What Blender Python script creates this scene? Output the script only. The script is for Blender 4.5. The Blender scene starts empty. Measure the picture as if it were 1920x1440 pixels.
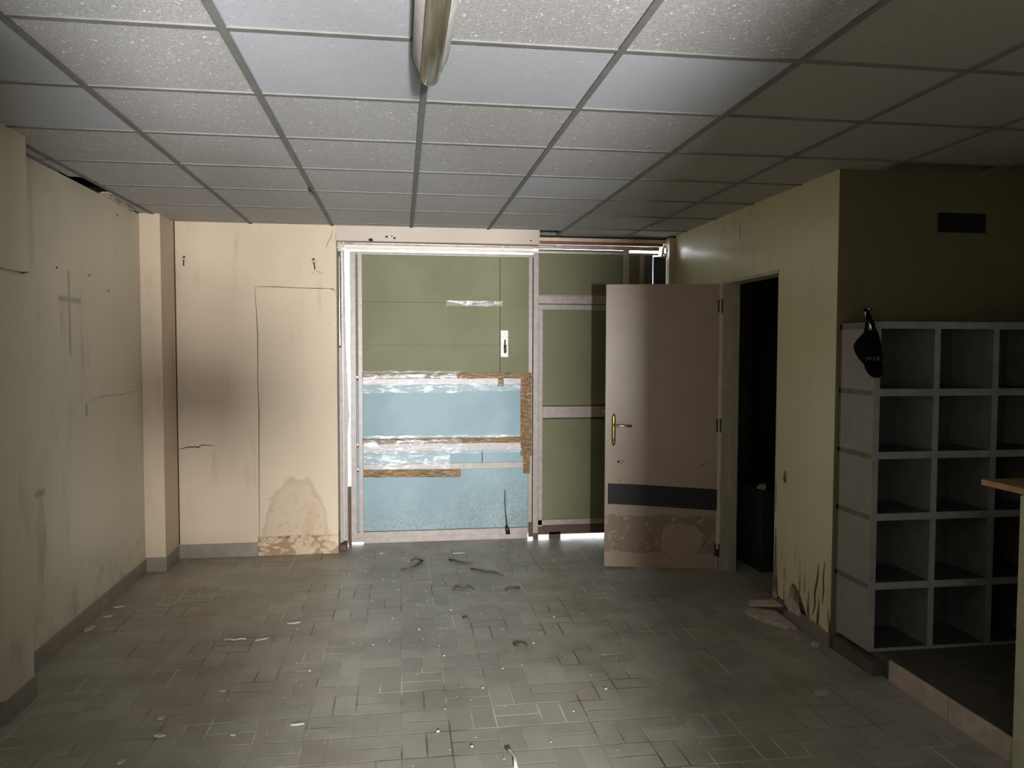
import bpy, bmesh, math, random
from mathutils import Vector, Matrix, noise

random.seed(7)
scene = bpy.context.scene
COL = scene.collection
R = math.radians


ALB = 0.72          # scales every paint down so less light bounces round the room


def lin(r, g, b):
    def f(c):
        c /= 255.0
        return c / 12.92 if c <= 0.04045 else ((c + 0.055) / 1.055) ** 2.4
    return (ALB * f(r), ALB * f(g), ALB * f(b), 1.0)


# ------------------------------------------------------------------ materials
class NT:
    """small helper around a material node tree"""
    def __init__(self, name):
        self.m = bpy.data.materials.new(name)
        self.m.use_nodes = True
        self.t = self.m.node_tree
        self.t.nodes.clear()
        self.out = self.n('ShaderNodeOutputMaterial')
        self.b = self.n('ShaderNodeBsdfPrincipled')
        self.l(self.b.outputs[0], self.out.inputs[0])
        self._co = None

    def n(self, kind, **kw):
        nd = self.t.nodes.new(kind)
        for k, v in kw.items():
            setattr(nd, k, v)
        return nd

    def l(self, a, b):
        self.t.links.new(a, b)

    def put(self, sock, v):
        if isinstance(v, bpy.types.NodeSocket):
            self.l(v, sock)
        else:
            sock.default_value = v

    @property
    def co(self):
        if self._co is None:
            g = self.n('ShaderNodeNewGeometry')
            self._co = g.outputs['Position']
        return self._co

    def math(self, op, a, b=0.0, c=None, clamp=False):
        nd = self.n('ShaderNodeMath', operation=op, use_clamp=clamp)
        self.put(nd.inputs[0], a)
        self.put(nd.inputs[1], b)
        if c is not None:
            self.put(nd.inputs[2], c)
        return nd.outputs[0]

    def sep(self, v=None):
        nd = self.n('ShaderNodeSeparateXYZ')
        self.l(v or self.co, nd.inputs[0])
        return nd.outputs

    def scaled(self, sx, sy, sz):
        nd = self.n('ShaderNodeMapping')
        nd.inputs['Scale'].default_value = (sx, sy, sz)
        self.l(self.co, nd.inputs[0])
        return nd.outputs[0]

    def noise(self, scale, detail=4.0, rough=0.55, vec=None, dist=0.0):
        nd = self.n('ShaderNodeTexNoise')
        nd.inputs['Scale'].default_value = scale
        nd.inputs['Detail'].default_value = detail
        nd.inputs['Roughness'].default_value = rough
        nd.inputs['Distortion'].default_value = dist
        self.l(vec or self.co, nd.inputs['Vector'])
        return nd.outputs['Fac']

    def ramp(self, v, a, b, lo=0.0, hi=1.0):
        nd = self.n('ShaderNodeMapRange', interpolation_type='SMOOTHSTEP')
        self.put(nd.inputs[0], v)
        nd.inputs[1].default_value = a
        nd.inputs[2].default_value = b
        nd.inputs[3].default_value = lo
        nd.inputs[4].default_value = hi
        return nd.outputs[0]

    def mix(self, fac, a, b):
        nd = self.n('ShaderNodeMix', data_type='RGBA')
        self.put(nd.inputs[0], fac)
        self.put(nd.inputs[6], a)
        self.put(nd.inputs[7], b)
        return nd.outputs[2]

    def box(self, x=None, y=None, z=None, soft=0.01):
        """1 inside a region of the place given by ranges, soft edged"""
        s = self.sep()
        r = None
        for k, rg in enumerate((x, y, z)):
            if rg is None:
                continue
            a = self.ramp(s[k], rg[0] - soft, rg[0] + soft)
            b = self.ramp(s[k], rg[1] - soft, rg[1] + soft, 1.0, 0.0)
            v = self.math('MULTIPLY', a, b)
            r = v if r is None else self.math('MULTIPLY', r, v)
        return r

    def bump(self, h, strength=0.3, dist=0.01, nrm=None):
        nd = self.n('ShaderNodeBump')
        nd.inputs['Strength'].default_value = strength
        nd.inputs['Distance'].default_value = dist
        self.l(h, nd.inputs['Height'])
        if nrm is not None:
            self.l(nrm, nd.inputs['Normal'])
        self.l(nd.outputs[0], self.b.inputs['Normal'])
        return nd.outputs[0]

    def set(self, color=None, rough=None, metal=None, spec=None):
        if color is not None:
            self.put(self.b.inputs['Base Color'], color)
        if rough is not None:
            self.put(self.b.inputs['Roughness'], rough)
        if metal is not None:
            self.b.inputs['Metallic'].default_value = metal
        if spec is not None:
            self.b.inputs['Specular IOR Level'].default_value = spec
        return self


def simple(name, color, rough=0.6, metal=0.0, vary=0.12, scale=14.0, bump=0.0, spec=0.5):
    t = NT(name)
    nz = t.noise(scale, 5.0)
    dark = tuple(c * (1 - vary * 2) for c in color[:3]) + (1,)
    lite = tuple(min(1.0, c * (1 + vary)) for c in color[:3]) + (1,)
    t.set(t.mix(t.ramp(nz, 0.3, 0.7), dark, lite), rough, metal, spec)
    if bump:
        t.bump(t.noise(scale * 4, 4.0), bump, 0.003)
    return t.m


def wall_paint(name, color, stain, rough=0.55, amount=0.5, extra=None):
    t = NT(name)
    base = t.mix(t.ramp(t.noise(1.3, 3.0), 0.35, 0.7), color, tuple(c * 0.9 for c in color[:3]) + (1,))
    streak = t.noise(3.0, 5.0, vec=t.scaled(2.5, 2.5, 0.5))
    c = t.mix(t.math('MULTIPLY', t.ramp(streak, 0.55, 0.78), amount), base, stain)
    spots = t.ramp(t.noise(38.0, 2.0), 0.73, 0.78)
    c = t.mix(t.math('MULTIPLY', spots, 0.35), c, stain)
    if extra:
        c = extra(t, c)
    t.set(c, rough, spec=0.4)
    t.bump(t.noise(55.0, 6.0, 0.6), 0.12, 0.004)
    return t.m


M = {}


def back_extra(t, c):
    # damp rough area and bare plaster at the foot of the flush panel
    s = t.sep()
    dx = t.math('DIVIDE', t.math('SUBTRACT', s[0], -0.80), 0.27)
    dz = t.math('DIVIDE', t.math('SUBTRACT', s[2], 0.05), 0.58)
    rr = t.math('ADD', t.math('MULTIPLY', dx, dx), t.math('MULTIPLY', dz, dz))
    rr = t.math('ADD', rr, t.math('MULTIPLY', t.math('SUBTRACT', t.noise(9.0, 5.0), 0.5), 0.9))
    damp = t.ramp(rr, 0.82, 1.0, 1.0, 0.0)
    rim = t.math('MULTIPLY', damp, t.ramp(rr, 0.70, 0.98))
    c = t.mix(t.math('MULTIPLY', damp, 0.3), c, lin(176, 148, 108))
    c = t.mix(t.math('MULTIPLY', rim, 0.3), c, lin(134, 112, 82))
    blot = t.math('MULTIPLY', damp, t.ramp(t.noise(22.0, 5.0), 0.55, 0.7))
    c = t.mix(t.math('MULTIPLY', blot, 0.25), c, lin(134, 112, 84))
    low = t.box(x=(-1.09, -0.47), z=(-0.1, 0.145), soft=0.006)
    bare = t.math('MULTIPLY', low, t.ramp(t.noise(11.0, 6.0, dist=0.6), 0.46, 0.53))
    c = t.mix(bare, c, lin(166, 132, 94))
    lip = t.box(x=(-1.09, -0.47), z=(0.128, 0.15), soft=0.006)
    c = t.mix(t.math('MULTIPLY', lip, t.ramp(t.noise(17.0, 3.0), 0.42, 0.6)), c, lin(110, 86, 56))
    return c


def left_extra(t, c):
    # dusty print of a cross and a few scuffs on the long wall
    v = t.box(y=(4.595, 4.625), z=(1.56, 2.02), soft=0.012)
    h = t.box(y=(4.47, 4.77), z=(1.845, 1.875), soft=0.016)
    k = t.math('MAXIMUM', v, h)
    c = t.mix(t.math('MULTIPLY', k, 0.45), c, lin(60, 58, 46))
    a = t.box(y=(4.80, 4.83), z=(1.20, 1.27), soft=0.01)
    b = t.box(y=(4.15, 4.26), z=(0.845, 0.88), soft=0.02)
    c = t.mix(t.math('MULTIPLY', t.math('MAXIMUM', a, b), 0.5), c, lin(54, 50, 40))
    low = t.math('MULTIPLY', t.box(z=(-0.1, 0.3), soft=0.15), t.ramp(t.noise(6.0, 4.0), 0.45, 0.7))
    return t.mix(t.math('MULTIPLY', low, 0.3), c, lin(70, 64, 50))


def right_extra(t, c):
    # rot and flaking at the foot of the corner
    z = t.sep()[2]
    lowz = t.ramp(z, 0.1, 0.55, 1.0, 0.0)
    st = t.noise(9.0, 5.0, vec=t.scaled(3.2, 3.2, 0.35))
    k = t.math('MULTIPLY', lowz, t.ramp(st, 0.56, 0.62))
    c = t.mix(k, c, lin(96, 70, 40))
    e = t.box(y=(4.33, 4.37), z=(0.80, 0.87), soft=0.006)
    e = t.math('MULTIPLY', e, t.ramp(t.noise(60.0, 3.0), 0.4, 0.5))
    return t.mix(e, c, lin(70, 54, 32))


M['wall_back'] = wall_paint('peach wall paint', lin(222, 200, 172), lin(170, 140, 104), 0.6, 0.45, back_extra)
M['wall_left'] = wall_paint('grey cream wall paint', lin(228, 218, 192), lin(150, 142, 118), 0.5, 0.5, left_extra)
M['wall_right'] = wall_paint('yellowed gloss wall paint', lin(236, 226, 180), lin(186, 174, 126), 0.3, 0.4, right_extra)
M['wall_alcove'] = wall_paint('olive wall paint with alcove shade', lin(128, 120, 84), lin(92, 86, 60), 0.6, 0.4)  # alcove shade put into a darker paint than the door wall
M['wall_plain'] = simple('grey plaster', lin(150, 148, 142), 0.8)
M['wall_rear'] = simple('brown darkened against bounce', lin(84, 76, 66), 0.7)  # unseen walls darkened to cut the bounced light
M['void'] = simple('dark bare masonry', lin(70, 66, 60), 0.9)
M['baseboard'] = simple('grey baseboard tile', lin(150, 140, 124), 0.4, vary=0.08)
M['kerb'] = simple('pale kerb tile', lin(206, 188, 170), 0.35, vary=0.1)
M['mortar'] = simple('dark mortar', lin(52, 48, 42), 0.9)
M['crack_and_shade'] = simple('crack_and_shade', lin(52, 42, 30), 0.9)
M['rot'] = simple('rotten brown plaster edge', lin(104, 76, 44), 0.9)


def floor_material():
    t = NT('basket weave floor tiles')
    S = 0.2
    s = t.sep()
    u = t.math('DIVIDE', s[0], S)
    v = t.math('DIVIDE', s[1], S)
    iu = t.math('FLOOR', u)
    iv = t.math('FLOOR', v)
    fu = t.math('SUBTRACT', u, iu)
    fv = t.math('SUBTRACT', v, iv)
    par = t.math('MODULO', t.math('ABSOLUTE', t.math('ADD', iu, iv)), 2.0)
    par = t.math('ROUND', par)
    inv = t.math('SUBTRACT', 1.0, par)
    al = t.math('ADD', t.math('MULTIPLY', par, fu), t.math('MULTIPLY', inv, fv))
    eu = t.math('MINIMUM', fu, t.math('SUBTRACT', 1.0, fu))
    ev = t.math('MINIMUM', fv, t.math('SUBTRACT', 1.0, fv))
    em = t.math('ABSOLUTE', t.math('SUBTRACT', al, 0.5))
    d = t.math('MINIMUM', t.math('MINIMUM', eu, ev), em)
    joint = t.ramp(d, 0.011, 0.026, 1.0, 0.0)
    half = t.math('FLOOR', t.math('MULTIPLY', al, 2.0))
    cb = t.n('ShaderNodeCombineXYZ')
    t.l(iu, cb.inputs[0]); t.l(iv, cb.inputs[1]); t.l(half, cb.inputs[2])
    wn = t.n('ShaderNodeTexWhiteNoise', noise_dimensions='3D')
    t.l(cb.outputs[0], wn.inputs['Vector'])
    tid = wn.outputs['Value']
    a = t.mix(tid, lin(166, 163, 148), lin(186, 182, 166))
    wn2 = t.ramp(tid, 0.86, 0.88)
    a = t.mix(t.math('MULTIPLY', wn2, 0.35), a, lin(156, 138, 120))
    dirt = t.ramp(t.noise(2.2, 6.0, 0.65), 0.42, 0.68)
    a = t.mix(t.math('MULTIPLY', dirt, 0.55), a, lin(138, 128, 110))
    fine = t.ramp(t.noise(30.0, 4.0, 0.7), 0.56, 0.74)
    a = t.mix(t.math('MULTIPLY', fine, 0.3), a, lin(124, 114, 98))
    speck = t.ramp(t.noise(95.0, 2.0), 0.74, 0.79)
    a = t.mix(t.math('MULTIPLY', speck, 0.35), a, lin(190, 182, 168))
    gv = t.noise(1.7, 3.0)
    gcol = t.mix(t.ramp(gv, 0.44, 0.6), lin(96, 88, 74), lin(226, 220, 208))  # pale joint runs stand in for caught highlights
    gvis = t.ramp(t.noise(2.6, 2.0), 0.42, 0.6)
    c = t.mix(t.math('MULTIPLY', joint, t.math('MULTIPLY', gvis, 0.9)), a, gcol)
    rough = t.math('ADD', t.math('MULTIPLY', t.noise(4.0, 5.0), 0.3), 0.28)
    t.set(c, rough, spec=0.45)
    hgt = t.math('SUBTRACT', t.math('MULTIPLY', t.noise(5.0, 3.0), 0.5), joint)
    t.bump(hgt, 0.35, 0.003)
    return t.m


M['floor'] = floor_material()


def tile_material(name, color, dark, fleck):
    t = NT(name)
    g = t.noise(150.0, 3.0, 0.7)
    c = t.mix(t.ramp(g, 0.35, 0.68), dark, color)
    f = t.ramp(t.noise(62.0, 3.0, 0.6, dist=1.2), 0.62, 0.68)
    c = t.mix(t.math('MULTIPLY', f, fleck), c, (0.92, 0.93, 0.94, 1))
    sp = t.ramp(t.noise(9.0, 3.0), 0.76, 0.8)
    c = t.mix(t.math('MULTIPLY', sp, 0.5), c, lin(90, 84, 76))
    t.set(c, 0.75, spec=0.2)
    t.bump(g, 0.3, 0.004)
    return t.m


M['tile_plain'] = tile_material('clean ceiling tile', lin(208, 210, 212), lin(194, 196, 200), 0.25)
M['tile_fleck'] = tile_material('flecked ceiling tile', lin(212, 210, 206), lin(178, 175, 170), 0.75)
M['tile_shaded'] = tile_material('shaded smooth ceiling tile', lin(190, 186, 174), lin(174, 170, 158), 0.15)  # smooth tiles darkened to carry the right side's shade
M['tbar'] = simple('ceiling grid bar', lin(134, 132, 126), 0.7, vary=0.06, spec=0.2)

M['green'] = simple('faded green door board', lin(128, 127, 95), 0.62, vary=0.05, scale=3.0, spec=0.25)
M['green_dark'] = simple('light blocking sheet', lin(98, 94, 66), 0.7)  # for sheets added behind the boards against light leaks
M['steel'] = simple('pinkish painted steel', lin(176, 163, 152), 0.38, vary=0.08, scale=20, bump=0.1)
M['rust'] = simple('rusty brown steel', lin(92, 68, 50), 0.7)
M['slate'] = simple('dark blue grey steel', lin(66, 68, 70), 0.35)


def blue_material():
    t = NT('pale blue sheet with grime')
    z = t.sep()[2]
    b = t.mix(t.ramp(t.noise(2.0, 3.0), 0.35, 0.65), lin(134, 162, 168), lin(150, 176, 180))
    n1 = t.noise(45.0, 5.0, 0.75, dist=0.5)
    low = t.ramp(z, 0.06, 0.5, 1.0, 0.0)
    k = t.math('MULTIPLY', low, t.ramp(n1, 0.42, 0.62))
    c = t.mix(t.math('MULTIPLY', k, 0.75), b, lin(140, 136, 124))
    side = t.math('MULTIPLY', t.box(x=(0.45, 1.2), z=(0.0, 0.55), soft=0.25), t.ramp(n1, 0.45, 0.56))
    c = t.mix(t.math('MULTIPLY', side, 0.4), c, lin(132, 130, 122))
    w = t.math('MULTIPLY', t.box(z=(0.0, 0.55), soft=0.1), t.ramp(t.noise(34.0, 4.0, 0.7, dist=1.0), 0.58, 0.66))
    c = t.mix(t.math('MULTIPLY', w, 0.5), c, lin(170, 178, 176))
    sc = t.ramp(t.noise(13.0, 4.0, 0.8, dist=1.5), 0.66, 0.7)
    c = t.mix(t.math('MULTIPLY', sc, 0.25), c, lin(120, 140, 146))
    t.set(c, 0.55, spec=0.4)
    t.bump(n1, 0.15, 0.003)
    return t.m


M['blue'] = blue_material()


def tape_material():
    t = NT('brown packing tape')
    c = t.mix(t.ramp(t.noise(6.0, 4.0), 0.35, 0.65), lin(118, 86, 38), lin(140, 106, 56))
    t.set(c, 0.24, spec=0.35)
    t.bump(t.noise(30.0, 4.0, 0.7, vec=t.scaled(0.6, 1, 1.5), dist=1.0), 0.7, 0.01)
    return t.m


def film_material(name, dense):
    t = NT(name)
    t.set((0.9, 0.92, 0.93, 1), 0.16, spec=0.9)
    nz = t.noise(34.0, 5.0, 0.75, vec=t.scaled(0.5, 1, 1.6), dist=1.3)
    t.bump(nz, 0.45, 0.008)
    tr = t.n('ShaderNodeBsdfTransparent')
    mx = t.n('ShaderNodeMixShader')
    fac = t.ramp(t.noise(16.0, 4.0, 0.7, vec=t.scaled(0.5, 1, 1.6), dist=1.0), 0.46, 0.68, 0.06, dense)
    t.l(fac, mx.inputs[0])
    t.l(tr.outputs[0], mx.inputs[1])
    t.l(t.b.outputs[0], mx.inputs[2])
    t.l(mx.outputs[0], t.out.inputs[0])
    return t.m


M['tape'] = tape_material()
M['film'] = film_material('crinkled clear film', 0.7)
M['film_thin'] = film_material('thin clear film', 0.3)
M['chrome'] = simple('worn chrome', (0.78, 0.78, 0.76, 1), 0.16, 1.0, vary=0.04)
M['white_metal'] = simple('off white enamel', lin(226, 220, 208), 0.3, vary=0.06)
M['white_worn'] = simple('worn white enamel plate', lin(230, 224, 208), 0.35, vary=0.14, scale=60)
M['black'] = simple('black plastic', lin(26, 26, 26), 0.45, vary=0.05)
M['brass'] = simple('brass', (0.62, 0.44, 0.18, 1), 0.2, 1.0, vary=0.08, scale=30)
M['hinge'] = simple('dark hinge steel', lin(70, 56, 42), 0.4, 0.6)


def leaf_material():
    t = NT('brownish cream door paint')
    c = t.mix(t.ramp(t.noise(1.8, 3.0), 0.35, 0.7), lin(186, 162, 138), lin(176, 152, 128))
    low = t.box(z=(0.10, 0.415), soft=0.05)
    n1 = t.noise(5.5, 6.0, 0.6, dist=0.4)
    patch = t.ramp(t.math('MULTIPLY', low, t.math('ADD', n1, 0.1)), 0.5, 0.56)
    c = t.mix(t.math('MULTIPLY', patch, 0.75), c, lin(134, 108, 80))
    s = t.sep()
    ex = t.math('DIVIDE', t.math('SUBTRACT', s[0], 1.99), 0.17)
    ez = t.math('DIVIDE', t.math('SUBTRACT', s[2], 0.21), 0.15)
    er = t.math('ADD', t.math('MULTIPLY', ex, ex), t.math('MULTIPLY', ez, ez))
    er = t.math('ADD', er, t.math('MULTIPLY', n1, 2.2))
    keep = t.ramp(er, 1.85, 2.05, 0.9, 0.0)
    c = t.mix(keep, c, lin(186, 162, 138))
    patch = t.math('MULTIPLY', patch, t.math('SUBTRACT', 1.0, keep))
    fl = t.math('MULTIPLY', patch, t.ramp(t.noise(24.0, 5.0, 0.7), 0.57, 0.63))
    c = t.mix(t.math('MULTIPLY', fl, 0.75), c, lin(206, 186, 162))
    dk = t.math('MULTIPLY', low, t.ramp(t.noise(30.0, 4.0), 0.66, 0.7))
    c = t.mix(t.math('MULTIPLY', dk, 0.6), c, lin(60, 46, 32))
    t.set(c, 0.36, spec=0.45)
    t.bump(n1, 0.12, 0.01)
    return t.m


M['leaf'] = leaf_material()
M['frame'] = simple('cream door frame paint', lin(190, 178, 152), 0.4, vary=0.06)
M['strip'] = simple('light cream strip', lin(240, 230, 200), 0.35, vary=0.04)
M['black_tape'] = simple('black adhesive tape', lin(10, 11, 13), 0.6, vary=0.05)
M['shelf_edge'] = simple('grey shelf board', lin(164, 164, 156), 0.6, vary=0.08)
M['shelf_shaded'] = simple('shaded shelf board', lin(70, 72, 66), 0.8, vary=0.08)  # shelf grey darkened for the shade inside the compartments
M['shelf_half_shade'] = simple('half shaded shelf board', lin(122, 122, 114), 0.7, vary=0.08)  # shelf grey partly darkened for shade on the dividers
M['shelf_side'] = simple('pale shelf side board', lin(154, 148, 136), 0.55, vary=0.05)
M['shelf_strip'] = simple('brown shelf tape', lin(118, 106, 84), 0.6, vary=0.1)
M['cap'] = simple('black cotton', lin(13, 14, 14), 0.95, vary=0.1, scale=60, bump=0.2, spec=0.1)
M['thread'] = simple('grey embroidery', lin(96, 92, 84), 0.8)
M['vent'] = simple('flat black vent shade', lin(10, 10, 10), 0.9)
M['vent_bar'] = simple('dark vent bar', lin(52, 50, 48), 0.7)
M['wood'] = simple('yellow wood worktop', lin(186, 146, 92), 0.4, vary=0.15, scale=9)
M['counter'] = simple('pale green counter panel', lin(196, 194, 160), 0.5, vary=0.05)
M['platform'] = simple('platform boards with alcove shade', lin(92, 86, 74), 0.7)  # colour darkened to carry the alcove shade
M['plaster'] = simple('broken plaster', lin(206, 190, 172), 0.85, vary=0.1, scale=30, bump=0.3)
M['plaster_peach'] = simple('flaking peach plaster', lin(214, 190, 158), 0.8, vary=0.12, scale=30)
M['lintel'] = wall_paint('greyer lintel paint', lin(204, 188, 172), lin(160, 142, 122), 0.6, 0.4)
M['paper'] = simple('pale scrap', lin(206, 202, 192), 0.7, vary=0.08)
M['litter'] = simple('brown litter', lin(86, 72, 54), 0.85, vary=0.15)
M['housing'] = simple('dusty grey lamp housing', lin(186, 182, 172), 0.45, vary=0.08)
M['rubble'] = simple('grit', lin(196, 186, 170), 0.9)


def diffuser_material():
    t = NT('yellowed glossy lamp cover')
    s = t.sep()
    st = t.noise(30.0, 3.0, vec=t.scaled(1.0, 0.05, 1.0))
    c = t.mix(t.ramp(st, 0.35, 0.65), lin(84, 78, 60), lin(128, 122, 102))
    t.set(c, 0.14, spec=0.8)
    return t.m


M['diffuser'] = diffuser_material()
M['ground'] = simple('concrete forecourt', lin(190, 188, 182), 0.9)
M['cream_board'] = simple('cream fascia board', lin(236, 214, 184), 0.5, vary=0.05)
M['red_board'] = simple('red brown strip', lin(150, 80, 58), 0.5)
M['pipe'] = simple('pinkish wrapped pipe', lin(214, 196, 186), 0.25, vary=0.12, scale=18, bump=0.3)


# ------------------------------------------------------------------ geometry
def world_loc(o):
    p = Vector((0, 0, 0))
    while o is not None:
        p += o.location
        o = o.parent
    return p


class MB:
    """collects shapes in the place's coordinates and links them as ONE mesh object"""
    def __init__(self):
        self.bm = bmesh.new()
        self.mi = 0

    def face(self, pts):
        f = self.bm.faces.new([self.bm.verts.new(p) for p in pts])
        f.material_index = self.mi
        return f

    def box(self, x0, x1, y0, y1, z0, z1):
        v = [self.bm.verts.new((x, y, z)) for x in (x0, x1) for y in (y0, y1) for z in (z0, z1)]
        for q in ((0, 1, 3, 2), (4, 6, 7, 5), (0, 4, 5, 1), (2, 3, 7, 6), (0, 2, 6, 4), (1, 5, 7, 3)):
            f = self.bm.faces.new([v[i] for i in q])
            f.material_index = self.mi
        return self

    def prism(self, poly, d):
        """closed polygon (3D points, planar) pushed along vector d"""
        d = Vector(d)
        a = [self.bm.verts.new(p) for p in poly]
        b = [self.bm.verts.new(Vector(p) + d) for p in poly]
        n = len(a)
        fs = [self.bm.faces.new(a), self.bm.faces.new(list(reversed(b)))]
        for i in range(n):
            fs.append(self.bm.faces.new((a[i], b[i], b[(i + 1) % n], a[(i + 1) % n])))
        for f in fs:
            f.material_index = self.mi
        return self

    def loft(self, rings, closed_ends=True):
        vs = [[self.bm.verts.new(p) for p in r] for r in rings]
        n = len(vs[0])
        for a, b in zip(vs, vs[1:]):
            for i in range(n):
                f = self.bm.faces.new((a[i], a[(i + 1) % n], b[(i + 1) % n], b[i]))
                f.material_index = self.mi
                f.smooth = True
        if closed_ends:
            for r in (vs[0], list(reversed(vs[-1]))):
                f = self.bm.faces.new(r)
                f.material_index = self.mi
        return self

    def tube(self, pts, r, n=10, taper=None):
        pts = [Vector(p) for p in pts]
        rings = []
        for i, p in enumerate(pts):
            d = (pts[min(i + 1, len(pts) - 1)] - pts[max(i - 1, 0)]).normalized()
            up = Vector((0, 0, 1)) if abs(d.z) < 0.9 else Vector((0, 1, 0))
            u = d.cross(up).normalized()
            w = d.cross(u)
            rr = r * (taper[i] if taper else 1.0)
            rings.append([p + (u * math.cos(a) + w * math.sin(a)) * rr
                          for a in (2 * math.pi * k / n for k in range(n))])
        return self.loft(rings)

    def ribbon(self, pts, w, side, lift):
        """thin irregular strip along pts; side = width direction, lift = out of the surface"""
        pts = [Vector(p) for p in pts]
        side = Vector(side); lift = Vector(lift)
        rings = []
        for i, p in enumerate(pts):
            k = w * (0.35 if i in (0, len(pts) - 1) else random.uniform(0.7, 1.3))
            a, b = p - side * k / 2, p + side * k / 2
            rings.append([a, b, b + lift, a + lift])
        self.loft(rings)
        return self

    def build(self, name, mat, parent=None, origin=None, bevel=0.0, smooth=False):
        mats = mat if isinstance(mat, (list, tuple)) else [mat]
        base = world_loc(parent) if parent is not None else Vector(origin or (0, 0, 0))
        bmesh.ops.recalc_face_normals(self.bm, faces=self.bm.faces)
        if parent is None and origin is None:
            base = Vector((0, 0, 0))
        bmesh.ops.translate(self.bm, verts=self.bm.verts, vec=-base)
        me = bpy.data.meshes.new(name)
        self.bm.to_mesh(me)
        self.bm.free()
        for m in mats:
            me.materials.append(M[m])
        if smooth:
            for p in me.polygons:
                p.use_smooth = True
        o = bpy.data.objects.new(name, me)
        COL.objects.link(o)
        if parent is not None:
            o.parent = parent
        else:
            o.location = base
        if bevel:
            b = o.modifiers.new('edge', 'BEVEL')
            b.width = bevel
            b.segments = 2
            b.limit_method = 'ANGLE'
        return o


def tag(o, label=None, cat=None, group=None, kind=None):
    if label: o['label'] = label
    if cat: o['category'] = cat
    if group: o['group'] = group
    if kind: o['kind'] = kind
    return o


def empty(name, loc, rz=0.0, **kw):
    o = bpy.data.objects.new(name, None)
    o.empty_display_size = 0.1
    COL.objects.link(o)
    o.location = loc
    o.rotation_euler.z = rz
    return tag(o, **kw)


def struct(o):
    return tag(o, kind='structure')


def copy_thing(o):
    c = o.copy(); COL.objects.link(c)
    for ch in list(o.children):
        k = ch.copy(); COL.objects.link(k); k.parent = c
        for g in list(ch.children):
            q = g.copy(); COL.objects.link(q); q.parent = k
    return c


XL, XR, XE = -1.80, 2.27, 4.60        # long wall, door wall, far side of the alcove
YB, YD, YA, YS = 6.15, 6.40, 3.83, -0.80   # back wall face, shop door face, alcove wall, rear opening
ZC, ZT = 2.535, 2.85

# ------------------------------------------------------------------ the setting
f = MB(); f.face([(-2.4, -2.6, 0), (4.8, -2.6, 0), (4.8, 6.62, 0), (-2.4, 6.62, 0)])
struct(f.build('floor', 'floor'))
g = MB(); g.box(-8, 12, 6.62, 22, -0.06, -0.01)
struct(g.build('ground', 'ground'))

w = MB(); w.box(XL - 0.2, XL, YS, 6.6, 0, 2.528)
w.mi = 1
w.ribbon([(XL + 0.0005, 4.83, 1.285), (XL + 0.0005, 5.1, 1.30), (XL + 0.0005, 5.4, 1.292), (XL + 0.0005, 5.7, 1.30)], 0.002, (0, 0, 1), (0.0006, 0, 0))
w.mi = 2
for y0, y1, zz, dx in ((5.08, 5.22, 2.518, 0.05), (5.20, 5.42, 2.514, 0.04), (5.40, 5.66, 2.514, 0.035)):
    w.prism([(XL, y0, zz + 0.012), (XL + dx, y0 + 0.02, zz + 0.02), (XL + dx * 0.8, (y0 + y1) / 2, zz + 0.006), (XL + dx * 0.5, y1 - 0.01, zz + 0.012), (XL, y1, zz)], (0, 0, 0.004))
w.mi = 1
for y, z in ((5.384, 2.447), (4.9, 2.02), (4.46, 2.02), (5.2, 1.95)):
    w.box(XL, XL + 0.002, y - 0.006, y + 0.006, z - 0.006, z + 0.006)
struct(w.build('wall_left', ['wall_left', 'crack_and_shade', 'plaster']))

# back wall: solid part at the corner, header over the shop door
w = MB()
w.box(XL, -0.482, YB, YB + 0.42, 0, ZT)
w.mi = 3
w.box(-0.482, 1.10, YB, YB + 0.42, 2.42, ZT)
w.mi = 1
w.box(1.10, XR + 0.12, YB + 0.30, YB + 0.42, 2.515, ZT)  # header coloured dark to look like an unlit gap above the fascia
w.mi = 0
w.box(2.215, XR + 0.12, YB + 0.12, YB + 0.42, 0, 2.515)
w.mi = 1
yf = YB - 0.0003
lf = (0, -0.0008, 0)
w.ribbon([(-1.086, yf, 2.058), (-1.07, yf, 1.7), (-1.073, yf, 1.35), (-1.068, yf, 1.1), (-1.072, yf, 0.7), (-1.075, yf, 0.35), (-1.078, yf, 0.02)], 0.005, (1, 0, 0), lf)
w.ribbon([(-1.086, yf, 2.060), (-0.95, yf, 2.060), (-0.8, yf, 2.054), (-0.6, yf, 2.053), (-0.50, yf, 2.050)], 0.005, (0, 0, 1), lf)
w.ribbon([(-0.53, yf, 2.05), (-0.50, yf, 2.043), (-0.486, yf, 2.02)], 0.008, (0, 0, 1), lf)
w.ribbon([(-1.655, yf, 0.83), (-1.60, yf, 0.845), (-1.53, yf, 0.85), (-1.515, yf, 0.842), (-1.49, yf, 0.862), (-1.40, yf, 0.857)], 0.009, (0, 0, 1), lf)
w.ribbon([(-0.64, yf, 2.19), (-0.655, yf, 2.17), (-0.67, yf, 2.145)], 0.003, (1, 0, 0), lf)
w.ribbon([(-0.64, yf, 2.19), (-0.615, yf, 2.178), (-0.585, yf, 2.17)], 0.003, (0, 0, 1), lf)
w.ribbon([(-0.56, yf, 2.35), (-0.545, yf, 2.40), (-0.52, yf, 2.44), (-0.51, yf, 2.50)], 0.003, (1, 0, 0), lf)
w.ribbon([(-0.484, yf, 2.42), (-0.485, yf, 2.47)], 0.005, (1, 0, 0), lf)
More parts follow.
